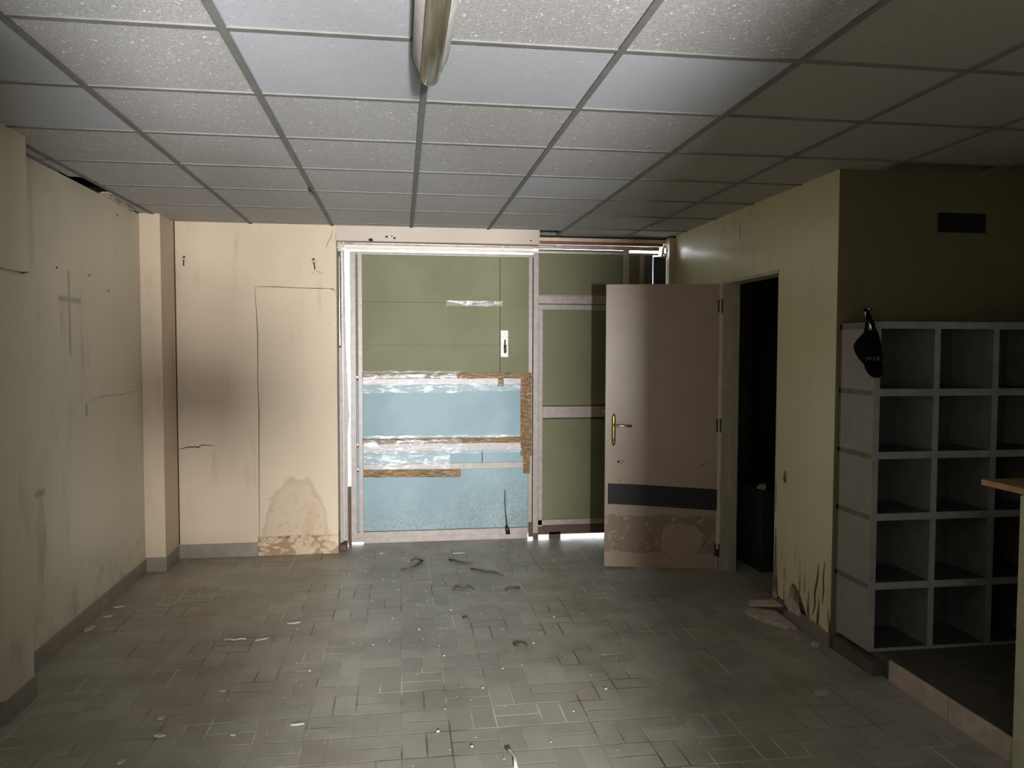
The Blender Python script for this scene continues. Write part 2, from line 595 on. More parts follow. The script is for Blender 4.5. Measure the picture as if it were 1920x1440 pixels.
for x, z, r in ((-0.10, 2.455, 0.012), (-0.06, 2.463, 0.007), (-0.04, 2.447, 0.012), (-0.22, 2.43, 0.018), (1.03, 2.45, 0.009), (-0.545, 1.78, 0.004)):
    w.prism([(x + r * math.cos(a) * random.uniform(0.6, 1.2), yf, z + 0.7 * r * math.sin(a)) for a in (i * math.pi / 4 for i in range(8))], (0, -0.001, 0))
w.mi = 2   # flaking plaster lumps along the foot of the flush panel
for i in range(30):
    x = random.uniform(-1.06, -0.51); z = random.uniform(0.03, 0.14); r = random.uniform(0.010, 0.030)
    pts = [(x + r * 1.6 * math.cos(a) * random.uniform(0.35, 1.3), YB - 0.0005, z + r * 0.8 * math.sin(a) * random.uniform(0.35, 1.3)) for a in (k * math.pi / 6.5 for k in range(13))]
    w.prism(pts, (0, -random.uniform(0.003, 0.009), 0))
struct(w.build('wall_back', ['wall_back', 'crack_and_shade', 'plaster_peach', 'lintel']))

# door wall with its doorway and the rotten foot at the corner
TH = 0.11
w = MB()
w.box(XR, XR + TH, 5.29, YB + 0.13, 0, ZT)
w.box(XR, XR + TH, 4.475, 5.29, 2.065, ZT)
foot = [(4.475, ZT), (YA, ZT), (YA, 0.0), (4.02, 0.0), (4.06, 0.075), (4.125, 0.155), (4.15, 0.185), (4.19, 0.215), (4.225, 0.232),
        (4.262, 0.20), (4.275, 0.16), (4.285, 0.09), (4.30, 0.075), (4.328, 0.09), (4.332, 0.16), (4.335, 0.245), (4.345, 0.17), (4.352, 0.09),
        (4.40, 0.10), (4.44, 0.075), (4.455, 0.10), (4.475, 0.06)]
w.prism([(XR, y, z) for y, z in foot], (TH, 0, 0))
w.mi = 1
sx = XR - 0.0003
ls = (-0.0012, 0, 0)
w.ribbon([(sx, 3.955, 0.42), (sx, 3.965, 0.33), (sx, 3.99, 0.25), (sx, 3.985, 0.18), (sx, 4.005, 0.12)], 0.014, (0, 1, 0), ls)
w.ribbon([(sx, 3.895, 0.45), (sx, 3.905, 0.36), (sx, 3.90, 0.29), (sx, 3.91, 0.21)], 0.011, (0, 1, 0), ls)
w.ribbon([(sx, 4.455, 0.50), (sx, 4.45, 0.42), (sx, 4.455, 0.3), (sx, 4.462, 0.2), (sx, 4.465, 0.11)], 0.012, (0, 1, 0), ls)
w.ribbon([(sx, 4.46, 0.80), (sx, 4.457, 0.70), (sx, 4.46, 0.60)], 0.006, (0, 1, 0), ls)
w.ribbon([(sx, 4.335, 0.30), (sx, 4.337, 0.25), (sx, 4.34, 0.22)], 0.008, (0, 1, 0), ls)
w.ribbon([(sx, 5.02, 2.30), (sx, 5.03, 2.40), (sx, 5.025, 2.46)], 0.003, (0, 1, 0), ls)
struct(w.build('wall_right', ['wall_right', 'rot']))

w = MB()
w.box(XR + 0.0015, XE, YA - 0.0015, YA + 0.12, 0, ZT)
w.mi = 1
w.ribbon([(2.28, YA - 0.0004, 1.775), (2.33, YA - 0.0004, 1.772), (2.42, YA - 0.0004, 1.765)], 0.006, (0, 0, 1), (0, -0.001, 0))
w.ribbon([(2.50, YA - 0.0004, 1.775), (2.62, YA - 0.0004, 1.775), (2.75, YA - 0.0004, 1.772)], 0.006, (0, 0, 1), (0, -0.001, 0))
struct(w.build('wall_alcove', ['wall_alcove', 'crack_and_shade']))
w = MB(); w.box(XE, XE + 0.15, -2.6, YA + 0.12, 0, ZT)
struct(w.build('wall_side', 'wall_rear'))
# dark store room behind the doorway
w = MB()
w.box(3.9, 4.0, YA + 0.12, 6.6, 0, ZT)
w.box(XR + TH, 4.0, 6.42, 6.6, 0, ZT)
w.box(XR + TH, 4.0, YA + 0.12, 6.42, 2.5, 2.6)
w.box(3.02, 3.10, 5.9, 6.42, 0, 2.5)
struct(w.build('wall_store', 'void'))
# rear of the room behind the camera: unseen piers shaped to form light beams
w = MB()
w.box(-2.4, -2.2, -2.6, YS, 0, ZT)
w.box(-2.2, -1.68, YS - 0.1, YS, 0, ZT)
w.box(-1.393, 0.05, -2.45, YS, 0, ZT)
w.box(0.05, 0.255, YS, YS + 0.08, 1.29, 1.455)  # added unseen box, casts the soft grey patch on the peach wall
w.box(0.05, 0.225, YS, YS + 0.06, 0, 1.14)  # added unseen parapet, keeps lamp light off the left floor
w.box(1.09, 1.31, YS - 0.06, YS, 0, 0.55)  # added unseen parapet, keeps the side lamp off the floor
w.box(0.65, 1.09, -2.45, YS, 0, ZT)
w.box(1.31, XE, YS - 0.1, YS, 0, ZT)
w.box(2.3, 2.4, -2.6, YS - 0.1, 0, ZT)
w.box(-2.4, XE + 0.1, -2.75, -2.6, 0, ZT)
struct(w.build('wall_rear', 'wall_rear'))
r = MB(); r.box(-2.7, XE + 0.2, -2.8, 6.62, ZT, ZT + 0.15)
r.box(-2.7, -2.6, YS - 0.1, 6.62, 2.40, ZT)
r.box(-2.6, XL - 0.2, YS - 0.1, 6.62, 2.40, 2.45)
r.box(-2.6, XL, 6.57, 6.62, 2.45, ZT)
r.box(-2.6, XL, YS - 0.1, YS, 2.45, ZT)
struct(r.build('ceiling_slab', 'void'))

# wall pillars
w = MB(); w.box(XL, -1.66, 5.80, YB - 0.012, 0.0, ZC)
w.mi = 1
w.box(XL - 0.0, -1.654, 5.792, YB - 0.02, 0, 0.105)
w.mi = 2
w.box(-1.664, -1.655, YB - 0.014, YB, 0.105, ZC)
struct(w.build('wall_pillar', ['wall_back', 'baseboard', 'crack_and_shade'], origin=(-1.73, 5.97, 0), bevel=0.004))
w = MB(); w.box(XL, -1.66, 3.51, 3.775, 0, ZC)
w.mi = 1
w.box(XL, -1.652, 3.50, 3.782, 0, 0.10)
w.mi = 0   # boxed-in panel at the top of the pillar
w.box(XL, -1.645, 3.495, 3.79, 1.93, ZC)
w.mi = 2
w.ribbon([(-1.644, 3.50, 1.932), (-1.644, 3.56, 1.928)], 0.006, (0, 0, 1), (0.001, 0, 0))
w.ribbon([(-1.644, 3.68, 1.927), (-1.644, 3.73, 1.926), (-1.644, 3.785, 1.935)], 0.007, (0, 0, 1), (0.001, 0, 0))
struct(w.build('wall_pillar', ['wall_left', 'baseboard', 'crack_and_shade'], origin=(-1.73, 3.64, 0), bevel=0.004))

# baseboards
b = MB()
for a, c in ((-1.655, -1.36), (-1.357, -1.083)):
    b.box(a, c, YB - 0.012, YB, 0, 0.105)
struct(b.build('baseboard_back', 'baseboard', bevel=0.002))
b = MB(); y = 3.79
while y < 5.78:
    b.box(XL, XL + 0.011, y, min(y + 0.296, 5.79), 0, 0.092); y += 0.299
y = YS
while y < 3.48:
    b.box(XL, XL + 0.011, y, min(y + 0.296, 3.495), 0, 0.092); y += 0.299
struct(b.build('baseboard_left', 'baseboard', bevel=0.002))
b = MB()
b.prism([(XR - 0.014, 4.315, 0.0), (XR - 0.014, 4.315, 0.035), (XR - 0.014, 4.24, 0.075), (XR - 0.014, 4.1, 0.09), (XR - 0.014, 3.95, 0.085), (XR - 0.014, YA - 0.005, 0.07), (XR - 0.014, YA - 0.005, 0.0)], (0.0135, 0, 0))
struct(b.build('baseboard_right', 'baseboard', bevel=0.002))

# raised platform of the alcove and its tiled kerb
p = MB(); p.box(2.335, XE, 0.9, YA, 0, 0.098)
p.box(XR + 0.005, 2.335, 3.46, YA, 0, 0.07)
struct(p.build('trim_platform', 'platform'))
k = MB()
y = 3.40
for L in (0.415, 0.36, 0.30, 0.40, 0.36, 0.36):
    k.mi = 0
    k.box(2.322, 2.336, y - L + 0.006, y, 0.0, 0.104)
    k.mi = 1
    k.box(2.326, 2.336, y - L, y - L + 0.006, 0.0, 0.10)
    y -= L
struct(k.build('trim_kerb', ['kerb', 'mortar'], bevel=0.003))

# ceiling: tiles lying in a bar grid
GX0, GY0, GS = -1.71, 2.424, 0.6
plain = {(2, -1), (2, 0), (3, 0), (4, 0), (4, 3), (0, 0), (0, 1)}
c = MB()


def tile(x0, x1, y0, y1, mi, sag, tilt):
    n = 4
    vs = []
    for i in range(n + 1):
        for j in range(n + 1):
            s, t_ = i / n, j / n
            z = ZC - sag * 16 * s * (1 - s) * t_ * (1 - t_) * 0.06 + tilt * (s - 0.5)
            vs.append(c.bm.verts.new((x0 + (x1 - x0) * s, y0 + (y1 - y0) * t_, z)))
    for i in range(n):
        for j in range(n):
            fc = c.bm.faces.new((vs[i * (n + 1) + j], vs[(i + 1) * (n + 1) + j], vs[(i + 1) * (n + 1) + j + 1], vs[i * (n + 1) + j + 1]))
            fc.material_index = mi


for i in range(0, 11):
    for j in range(-6, 7):
        x0, x1 = GX0 + GS * i, GX0 + GS * (i + 1)
        y0, y1 = GY0 + GS * j, GY0 + GS * (j + 1)
        if y0 > 3.7 or j == 2:
            x1 = min(x1, XR) if y0 > YA - 0.01 or (j == 2 and x0 > XR) else x1
        if j == 2 and x0 >= XR - 0.4:
            y1 = min(y1, YA)
        if x1 - x0 < 0.02:
            continue
        y1 = min(y1, YB + 0.24 if x0 > 1.0 else YB - 0.0)
        x1 = min(x1, XE)
        if y1 - y0 < 0.01 or x1 <= x0:
            continue
        tile(x0, x1, y0, y1, 0 if (i, j) in plain else 2 if i >= 5 else 1, random.uniform(0.0, 0.03), random.uniform(-0.0015, 0.0015))
tile(1.89, XR, YA, 4.224, 2, 0.0, 0.0)
# narrow edge strip by the long wall, one piece missing
for y0, y1 in ((YS, 3.05), (3.05, 4.22), (4.22, 4.64), (5.12, 5.62), (5.62, YB)):
    tile(XL, GX0, y0, y1, 1, 0.0, random.uniform(-0.006, 0.0))
ceil = struct(c.build('ceiling', ['tile_plain', 'tile_fleck', 'tile_shaded']))
sd = ceil.modifiers.new('thick', 'SOLIDIFY'); sd.thickness = 0.012; sd.offset = 1.0
gmb = MB()
zb = ZC - 0.007
for i in range(0, 11):
    x = GX0 + GS * i
    gmb.box(x - 0.012, x + 0.012, YS, (YB + 0.22 if x > 1.1 else YB) if x < XR else YA, zb, zb + 0.022)
for j in range(-5, 7):
    y = GY0 + GS * j
    gmb.box(GX0 if 4.7 < y < 5.0 else XL, XR if y > YA else XE, y - 0.0105, y + 0.0105, zb + 0.002, zb + 0.021)
gmb.box(XL, XL + 0.018, YS, 4.5, zb, zb + 0.01)
gmb.box(1.12, XR, YB + 0.215, YB + 0.24, zb, zb + 0.022)
gmb.build('grid', 'tbar', ceil)

# fascia strips over the right half of the shop door
t_ = MB(); t_.box(1.11, 2.25, YB + 0.235, YB + 0.29, 2.483, 2.513)
struct(t_.build('trim_1', 'cream_board', bevel=0.003))
t_ = MB(); t_.box(1.11, 2.20, YB + 0.24, YB + 0.29, 2.458, 2.482)
struct(t_.build('trim_2', 'red_board', bevel=0.003))

# ------------------------------------------------------------------ shop door
d1 = empty('door_1', (0.86, YD, 0.03), label='pale metal shop door with green and blue boards held by packing tape', kind='structure')


def part(name, mat, parent, *boxes, bevel=0.002):
    m = MB()
    for bx in boxes:
        m.box(*bx)
    return m.build(name, mat, parent, bevel=bevel)


Y0 = YD
part('stile', 'steel', d1, (-0.398, -0.352, Y0, Y0 + 0.04, 0.035, 2.370))
part('glazing_bar', 'steel', d1, (-0.335, -0.300, Y0 - 0.004, Y0 + 0.02, 0.06, 2.362))
part('stile', 'steel', d1, (1.055, 1.088, Y0 + 0.004, Y0 + 0.04, 0.05, 2.365))
part('centre_post', 'steel', d1, (1.093, 1.137, Y0 - 0.012, Y0 + 0.04, 0.05, 2.395))
part('top_rail', 'steel', d1, (-0.352, 1.093, Y0, Y0 + 0.04, 2.346, 2.360), (-0.352, 1.093, Y0 + 0.01, Y0 + 0.04, 2.360, 2.372))
pn = MB()
for z0, z1 in ((1.970, 2.346), (1.621, 1.968), (1.375, 1.6195)):
    pn.box(-0.352, 0.816, Y0 + 0.014, Y0 + 0.032, z0, z1)
pn.mi = 1
pn.box(-0.352, 1.137, Y0 + 0.041, Y0 + 0.046, 0.05, 2.372)  # sheet added to stop daylight leaking between the boards
pn.build('green_board', ['green', 'green_dark'], d1)
part('green_board', 'green', d1, (0.820, 1.056, Y0 + 0.012, Y0 + 0.032, 1.375, 2.346))
part('blue_sheet', 'blue', d1, (-0.352, 1.056, Y0 + 0.018, Y0 + 0.032, 0.80, 1.33))
part('blue_sheet', 'blue', d1, (-0.352, 0.668, Y0 + 0.018, Y0 + 0.032, 0.63, 0.80), (0.674, 1.056, Y0 + 0.016, Y0 + 0.032, 0.63, 0.80))
part('blue_sheet', 'blue', d1, (-0.352, 1.056, Y0 + 0.016, Y0 + 0.032, 0.10, 0.63))
part('cross_rail', 'steel', d1, (-0.300, 1.056, Y0 + 0.006, Y0 + 0.02, 1.300, 1.375))
part('cross_rail', 'steel', d1, (-0.300, 1.056, Y0 + 0.006, Y0 + 0.02, 0.755, 0.825))
part('cross_rail', 'steel', d1, (-0.300, 1.056, Y0 + 0.008, Y0 + 0.02, 0.600, 0.650))
for z in (1.352, 0.805, 0.605):
    part('clip', 'white_metal', d1, (-0.351, -0.336, Y0 + 0.002, Y0 + 0.02, z, z + 0.022))
    part('clip_shadow', 'rust', d1, (-0.351, -0.336, Y0 + 0.004, Y0 + 0.02, z - 0.012, z - 0.002))
part('bottom_rail', 'steel', d1, (-0.352, 1.056, Y0 + 0.002, Y0 + 0.04, 0.050, 0.098), (-0.30, 1.056, Y0 + 0.02, Y0 + 0.04, 0.001, 0.05), (-0.40, -0.30, Y0 + 0.02, Y0 + 0.04, 0.014, 0.05))
part('rusty_foot', 'rust', d1, (1.058, 1.095, Y0 - 0.014, Y0 + 0.01, 0.02, 0.14))
# right-hand half
part('green_board', 'green', d1, (1.137, 1.857, Y0 + 0.014, Y0 + 0.032, 2.04, 2.42))
part('cross_rail', 'steel', d1, (1.137, 1.857, Y0, Y0 + 0.04, 1.968, 2.032), (1.137, 1.857, Y0 + 0.004, Y0 + 0.03, 2.033, 2.042))
part('cross_rail', 'steel', d1, (1.139, 1.857, Y0 + 0.002, Y0 + 0.04, 1.918, 1.962))
part('stile', 'steel', d1, (1.139, 1.176, Y0 + 0.002, Y0 + 0.04, 0.10, 1.918))
part('green_board', 'green', d1, (1.176, 1.857, Y0 + 0.014, Y0 + 0.032, 1.120, 1.918))
part('green_board', 'green', d1, (1.176, 1.857, Y0 + 0.014, Y0 + 0.032, 0.157, 1.005))
part('lock_rail', 'steel', d1, (1.176, 1.857, Y0 - 0.002, Y0 + 0.04, 1.018, 1.112))
part('bottom_rail', 'steel', d1, (1.139, 1.857, Y0 + 0.002, Y0 + 0.04, 0.112, 0.157))
part('sweep', 'rust', d1, (1.139, 2.06, Y0 + 0.004, Y0 + 0.03, 0.052, 0.112), (1.235, 1.335, Y0 + 0.006, Y0 + 0.028, 0.0, 0.053), (1.139, 2.06, Y0 + 0.006, Y0 + 0.028, 0.03, 0.055), (1.10, 1.142, Y0 + 0.0, Y0 + 0.03, 0.0, 0.06))
part('backing', 'green_dark', d1, (1.139, 2.118, Y0 + 0.041, Y0 + 0.046, 0.112, 2.40))  # added sheet that blocks light leaks in this half
part('stile', 'steel', d1, (1.857, 1.910, Y0 - 0.004, Y0 + 0.04, 0.06, 2.42))
part('green_board', 'green', d1, (1.91, 2.07, Y0 + 0.014, Y0 + 0.032, 0.06, 2.40))
part('glazing_bar', 'steel', d1, (2.003, 2.037, Y0, Y0 + 0.02, 0.06, 2.40))
part('stile', 'slate', d1, (2.07, 2.118, Y0 + 0.002, Y0 + 0.04, 0.06, 2.40))


def strip(x0, x1, z0, z1, y, amp, jit, nx, nz, seed, taper=0.0):
    """crinkled adhesive strip lying just in front of the door"""
    m = MB()
    rings = []
    for i in range(nx + 1):
        s = i / nx
        row = []
        for j in range(nz + 1):
            t2 = j / nz
            zz = z0 + (z1 - z0) * t2
            e = noise.noise(Vector((s * 9 + seed, t2 * 2.0, seed)))
            zz += e * jit * (1 if j in (0, nz) else 0.4)
            zz -= taper * s
            dy = noise.noise(Vector((s * 14.0 * (x1 - x0), t2 * 3.0 + seed, seed * 3.1))) * amp
            row.append(m.bm.verts.new((x0 + (x1 - x0) * s, y - abs(dy), zz)))
        rings.append(row)
    for a, b in zip(rings, rings[1:]):
        for j in range(nz):
            fc = m.bm.faces.new((a[j], b[j], b[j + 1], a[j + 1])); fc.smooth = True
    return m


def tape(name, mat, args, parent):
    o = strip(*args).build(name, mat, parent, smooth=True)
    s2 = o.modifiers.new('thick', 'SOLIDIFY'); s2.thickness = 0.0006; s2.offset = 0; s2.use_rim = False
    return o


Yt = Y0 - 0.002
tape('packing_tape', 'tape', (-0.305, 1.108, 1.348, 1.394, Yt - 0.004, 0.004, 0.006, 60, 3, 1.0), d1)
tape('packing_tape', 'tape', (-0.305, 1.115, 0.815, 0.862, Yt - 0.004, 0.004, 0.006, 60, 3, 2.0), d1)
tape('packing_tape', 'tape', (-0.298, 0.490, 0.548, 0.612, Yt - 0.002, 0.004, 0.006, 40, 3, 3.0, 0.012), d1)
tape('packing_tape', 'tape', (0.990, 1.082, 0.70, 1.372, Yt - 0.001, 0.006, 0.003, 8, 40, 4.0), d1)
tape('packing_tape', 'tape', (1.012, 1.068, 0.555, 0.83, Yt - 0.003, 0.004, 0.003, 8, 20, 5.0), d1)
tape('packing_tape', 'tape', (0.800, 0.845, 1.285, 1.372, Yt - 0.007, 0.003, 0.003, 6, 6, 6.0), d1)
tape('clear_film', 'film', (-0.298, 0.46, 1.235, 1.385, Yt - 0.006, 0.010, 0.010, 60, 10, 7.0), d1)
tape('clear_film', 'film_thin', (0.40, 0.99, 1.245, 1.355, Yt - 0.001, 0.006, 0.008, 50, 8, 7.5), d1)
tape('clear_film', 'film', (-0.298, 0.50, 0.735, 0.85, Yt - 0.006, 0.010, 0.010, 60, 8, 8.0), d1)
tape('clear_film', 'film_thin', (0.45, 1.00, 0.735, 0.822, Yt - 0.001, 0.006, 0.010, 50, 8, 8.5), d1)
tape('clear_film', 'film', (-0.298, 0.40, 0.61, 0.73, Yt - 0.001, 0.014, 0.012, 70, 9, 9.0), d1)
tape('clear_film', 'film', (-0.298, 0.98, 0.852, 0.885, Yt - 0.001, 0.006, 0.006, 80, 4, 10.0), d1)
tape('clear_film', 'film', (0.375, 0.835, 1.943, 1.985, Y0 + 0.008, 0.008, 0.006, 50, 4, 11.0), d1)
tape('clear_film', 'film_thin', (-0.298, 0.50, 1.378, 1.412, Y0 + 0.004, 0.010, 0.008, 60, 4, 12.0), d1)
lk = part('lock_plate', 'white_worn', d1, (0.822, 0.885, Y0 + 0.004, Y0 + 0.013, 1.525, 1.745))
lm = MB(); lm.tube([(0.858, Y0 - 0.006, 1.668), (0.856, Y0 - 0.012, 1.64), (0.853, Y0 - 0.014, 1.615), (0.853, Y0 - 0.012, 1.585), (0.855, Y0 - 0.004, 1.56)], 0.0055)
lm.tube([(0.846, Y0 - 0.012, 1.615), (0.868, Y0 - 0.012, 1.613)], 0.011)
lm.tube([(0.864, Y0 - 0.006, 1.60), (0.866, Y0 - 0.01, 1.575), (0.858, Y0 - 0.004, 1.556)], 0.004)
lm.build('latch', 'black', lk, smooth=True)
hn = MB(); hn.tube([(1.755, Y0 + 0.01, 1.83), (1.762, Y0 - 0.02, 1.83), (1.765, Y0 - 0.03, 1.80), (1.762, Y0 - 0.02, 1.755), (1.758, Y0 + 0.01, 1.75)], 0.007)
hn.build('pull_ring', 'black', d1, smooth=True)
part('door_bolt', 'white_metal', d1, (1.685, 1.80, Y0 - 0.016, Y0 - 0.002, 1.055, 1.078))

# ------------------------------------------------------------------ shutter gear round the shop door
sg = empty('shutter_guide', (-0.46, 6.28, 0), label='pale steel roller guide with chrome rod left of the metal door', cat='rail')
m = MB(); m.tube([(-0.465, 6.235, 1.60), (-0.465, 6.235, 1.62), (-0.465, 6.235, 2.30), (-0.465, 6.235, 2.345)], 0.013, 16)
m.build('rod', 'chrome', sg, smooth=True)
m = MB()
m.prism([(-0.480, 6.32, 0.02), (-0.452, 6.32, 0.02), (-0.452, 6.32, 2.38), (-0.480, 6.32, 2.38)], (0, 0.03, 0))
m.prism([(-0.452, 6.36, 0.02), (-0.421, 6.36, 0.02), (-0.421, 6.36, 0.90), (-0.412, 6.36, 1.00), (-0.406, 6.36, 1.05), (-0.411, 6.36, 1.12), (-0.428, 6.36, 1.65), (-0.437, 6.36, 2.38), (-0.452, 6.36, 2.38)], (0, 0.03, 0))
m.build('channel', 'steel', sg, bevel=0.002)
m = MB(); m.box(-0.422, -0.398, 6.40, 6.43, 0.0, 0.475)
m.build('gap_filler', 'rust', sg)
m = MB(); m.box(-0.472, -0.425, 6.22, 6.38, 0.0, 0.045)
m.build('foot', 'rust', sg, bevel=0.006)

sr = empty('shutter_guide', (2.17, 6.3, 0), label='dark blue grey roller guide post right of the metal door', cat='rail')
m = MB(); m.box(2.087, 2.19, 6.28, 6.31, 0, 2.36); m.box(2.175, 2.19, 6.31, 6.42, 0, 2.36)
m.build('channel', 'slate', sr, bevel=0.003)

rt = empty('roller_tube', (0.86, 6.28, 2.42), label='pinkish wrapped roller tube across the top of the metal door', cat='tube')
m = MB(); m.tube([(-0.425 + 2.55 * i / 24, 6.28, 2.421) for i in range(25)], 0.0165, 14, [random.uniform(0.93, 1.05) for _ in range(25)])
m.build('tube', 'pipe', rt, smooth=True)
m = MB(); m.box(-0.425, 2.125, 6.285, 6.30, 2.370, 2.387)
m.build('lower_lip', 'white_metal', rt, bevel=0.003)
m = MB(); m.box(0.812, 0.822, 6.262, 6.30, 2.384, 2.436)
m.build('joint_band', 'white_worn', rt)
for xx, side in ((-0.452, 'by the peach wall'), (2.165, 'by the yellowed wall')):
    k = empty('pulley_bracket', (xx, 6.25, 2.36), label='cream hooked pulley bracket at door top corner ' + side, cat='bracket', group='pulley brackets of the roller door')
    m = MB()
    ring = [(xx + 0.017 * math.cos(a), 6.235, 2.405 + 0.034 * math.sin(a)) for a in (2 * math.pi * i / 16 for i in range(17))]
    m.tube(ring, 0.0065, 8)
    m.build('ring', 'white_metal', k, smooth=True)
    m = MB(); m.box(xx - 0.025, xx + 0.025, 6.25, 6.265, 2.352, 2.366); m.box(xx - 0.022, xx - 0.010, 6.25, 6.275, 2.36, 2.415)
    m.box(xx + 0.014, xx + 0.024, 6.25, 6.30, 2.36, 2.40)
    m.build('plate', 'white_metal', k, bevel=0.003)

# ------------------------------------------------------------------ interior door
ang = math.atan2(0.18, -0.796)
d2 = empty('door_2', (2.262, 5.29, 0.0), label='open brownish cream interior door with brass handle', kind='structure')


def leafpart(name, mat, mb, parent, **kw):
    Tm = Matrix.Translation((2.262, 5.29, 0)) @ Matrix.Rotation(ang, 4, 'Z')
    bmesh.ops.transform(mb.bm, matrix=Tm, verts=mb.bm.verts)
    return mb.build(name, mat, parent, **kw)


m = MB(); m.box(0.020, 0.818, -0.038, 0.0, 0.012, 2.058)
lf_ = leafpart('door_leaf', 'leaf', m, d2, bevel=0.0025)
m = MB()
rs = []
for i in range(13):   # slightly bowed long plate
    s = i / 12
    hw = 0.0145 * math.sqrt(max(0.02, 1 - (abs(2 * s - 1)) ** 8))
    z = 0.893 + 0.24 * s
    rs.append([(0.757 - hw, 0.001, z), (0.757 + hw, 0.001, z), (0.757 + hw * 0.6, 0.009, z), (0.757 - hw * 0.6, 0.009, z)])
m.loft(rs)
hp = leafpart('handle_plate', 'brass', m, d2, smooth=False)
m = MB(); m.tube([(0.757, 0.006, 1.048), (0.757, 0.03, 1.048), (0.752, 0.046, 1.047), (0.735, 0.05, 1.046), (0.69, 0.05, 1.045), (0.64, 0.048, 1.044), (0.632, 0.045, 1.044)], 0.0085, 10)
leafpart('lever', 'brass', m, hp, smooth=True)
m = MB(); m.tube([(0.757, 0.008, 0.945), (0.757, 0.012, 0.945)], 0.007, 10); m.box(0.755, 0.759, 0.008, 0.0135, 0.928, 0.945)
leafpart('keyhole', 'black', m, hp)
m = MB()
m.prism([(0.795, 0.0004, 0.622), (0.795, 0.0004, 0.472), (0.6, 0.0004, 0.466), (0.3, 0.0004, 0.452), (0.008, 0.0004, 0.437), (0.008, 0.0004, 0.590), (0.3, 0.0004, 0.604), (0.6, 0.0004, 0.618)], (0, 0.0012, 0))
leafpart('black_tape_band', 'black_tape', m, d2)
for z in (1.90, 1.05, 0.15):
    m = MB(); m.tube([(0.0, 0.004, z - 0.05), (0.0, 0.004, z + 0.05)], 0.0065, 10); m.box(-0.006, 0.03, -0.002, 0.0015, z - 0.045, z + 0.045)
    leafpart('hinge', 'hinge', m, d2)
m = MB()
for x, z, s in ((0.72, 0.78, 0.008), (0.69, 0.785, 0.004), (0.70, 0.765, 0.004), (0.12, 0.77, 0.005), (0.09, 0.79, 0.004), (0.715, 0.645, 0.004)):
    m.box(x - s, x + s, -0.001, 0.0008, z - s, z + s)
leafpart('screw_hole', 'crack_and_shade', m, lf_)
m = MB()
m.box(XR - 0.006, XR + TH + 0.01, 5.275, 5.30, 0, 2.075)
m.box(XR - 0.006, XR + TH + 0.01, 4.468, 5.275, 2.055, 2.075)
m.box(XR + 0.05, XR + TH, 5.262, 5.275, 0, 2.055)
m.build('door_frame', 'frame', d2, bevel=0.002)
m = MB(); m.box(2.245, 2.2655, 5.284, 5.297, 0.16, 2.058)
m.build('hinge_strip', 'strip', d2, bevel=0.001)

# ------------------------------------------------------------------ pigeonhole shelf
SX0, SX1, SY0, SY1, SZ0 = 2.288, 4.25, 3.52, 3.822, 0.10
sh = empty('cubby_shelf', (3.26, 3.67, SZ0), label='grey pigeonhole shelf with square compartments against the dark alcove wall', cat='shelf')
zs = [0.100, 0.425, 0.770, 1.075, 1.385, 1.715]
T = 0.030
m = MB(); m.box(SX0, SX0 + T, SY0, SY1, SZ0, 1.73)
sidep = m.build('side_panel', 'shelf_side', sh, bevel=0.002)
m = MB(); m.box(SX0 - 0.002, SX0 + T + 0.002, SY0 - 0.004, SY0, SZ0, 1.73)
m.build('lit_front', 'shelf_edge', sidep)
m = MB()
for z in zs[1:]:
    m.box(SX0 - 0.0015, SX0 + 0.001, SY0, SY1, z - 0.016, z + 0.010)
m.box(SX0 - 0.0015, SX0 + 0.001, SY1 - 0.02, SY1, SZ0, 1.73)
m.build('seam_tape', 'shelf_strip', sidep)
cols = [SX0 + 0.322 * i for i in range(1, 7)]
for x in cols:
    m = MB(); m.box(x, x + T, SY0 + 0.001, SY1, SZ0, 1.715)
    dv = m.build('divider', 'shelf_half_shade', sh)
    m = MB(); m.box(x - 0.0005, x + T + 0.0005, SY0 - 0.001, SY0 + 0.002, SZ0, 1.7155)
    m.build('lit_front', 'shelf_edge', dv)  # front strip in the lit grey; the divider holds the shade
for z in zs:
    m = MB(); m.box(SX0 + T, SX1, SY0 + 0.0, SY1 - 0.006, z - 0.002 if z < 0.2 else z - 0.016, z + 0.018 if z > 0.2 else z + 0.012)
    sb = m.build('shelf_board', 'shelf_shaded', sh)
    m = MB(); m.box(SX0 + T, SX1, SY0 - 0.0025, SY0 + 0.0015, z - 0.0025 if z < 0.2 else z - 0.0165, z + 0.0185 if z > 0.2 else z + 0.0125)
    m.build('lit_front', 'shelf_edge', sb)  # lit grey strip in front of the shade-coloured board
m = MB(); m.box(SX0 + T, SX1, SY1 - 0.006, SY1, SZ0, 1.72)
m.build('back_panel', 'shelf_shaded', sh)

# cap hanging on a hook at the top of the shelf side
hk = MB()
hk.tube([(2.288, 3.530, 1.735), (2.262, 3.525, 1.742), (2.238, 3.520, 1.765), (2.238, 3.517, 1.785), (2.252, 3.515, 1.797), (2.266, 3.515, 1.790)], 0.006, 10)
hk.box(2.284, 2.2885, 3.510, 3.595, 1.69, 1.735)
tag(hk.build('coat_hook', 'chrome', None, origin=(2.288, 3.530, 1.70), smooth=True), 'small curved metal hook at top front corner of the pigeonhole shelf', 'hook')

cap = empty('baseball_cap', (2.228, 3.485, 1.42), label='black baseball cap hanging by its strap from hook on the shelf', cat='cap')


def capx(px): return 2.236 + (px - 560) / 7.2 * 0.00243
def capz(py): return 1.793 - (py - 210) / 7.2 * 0.00243


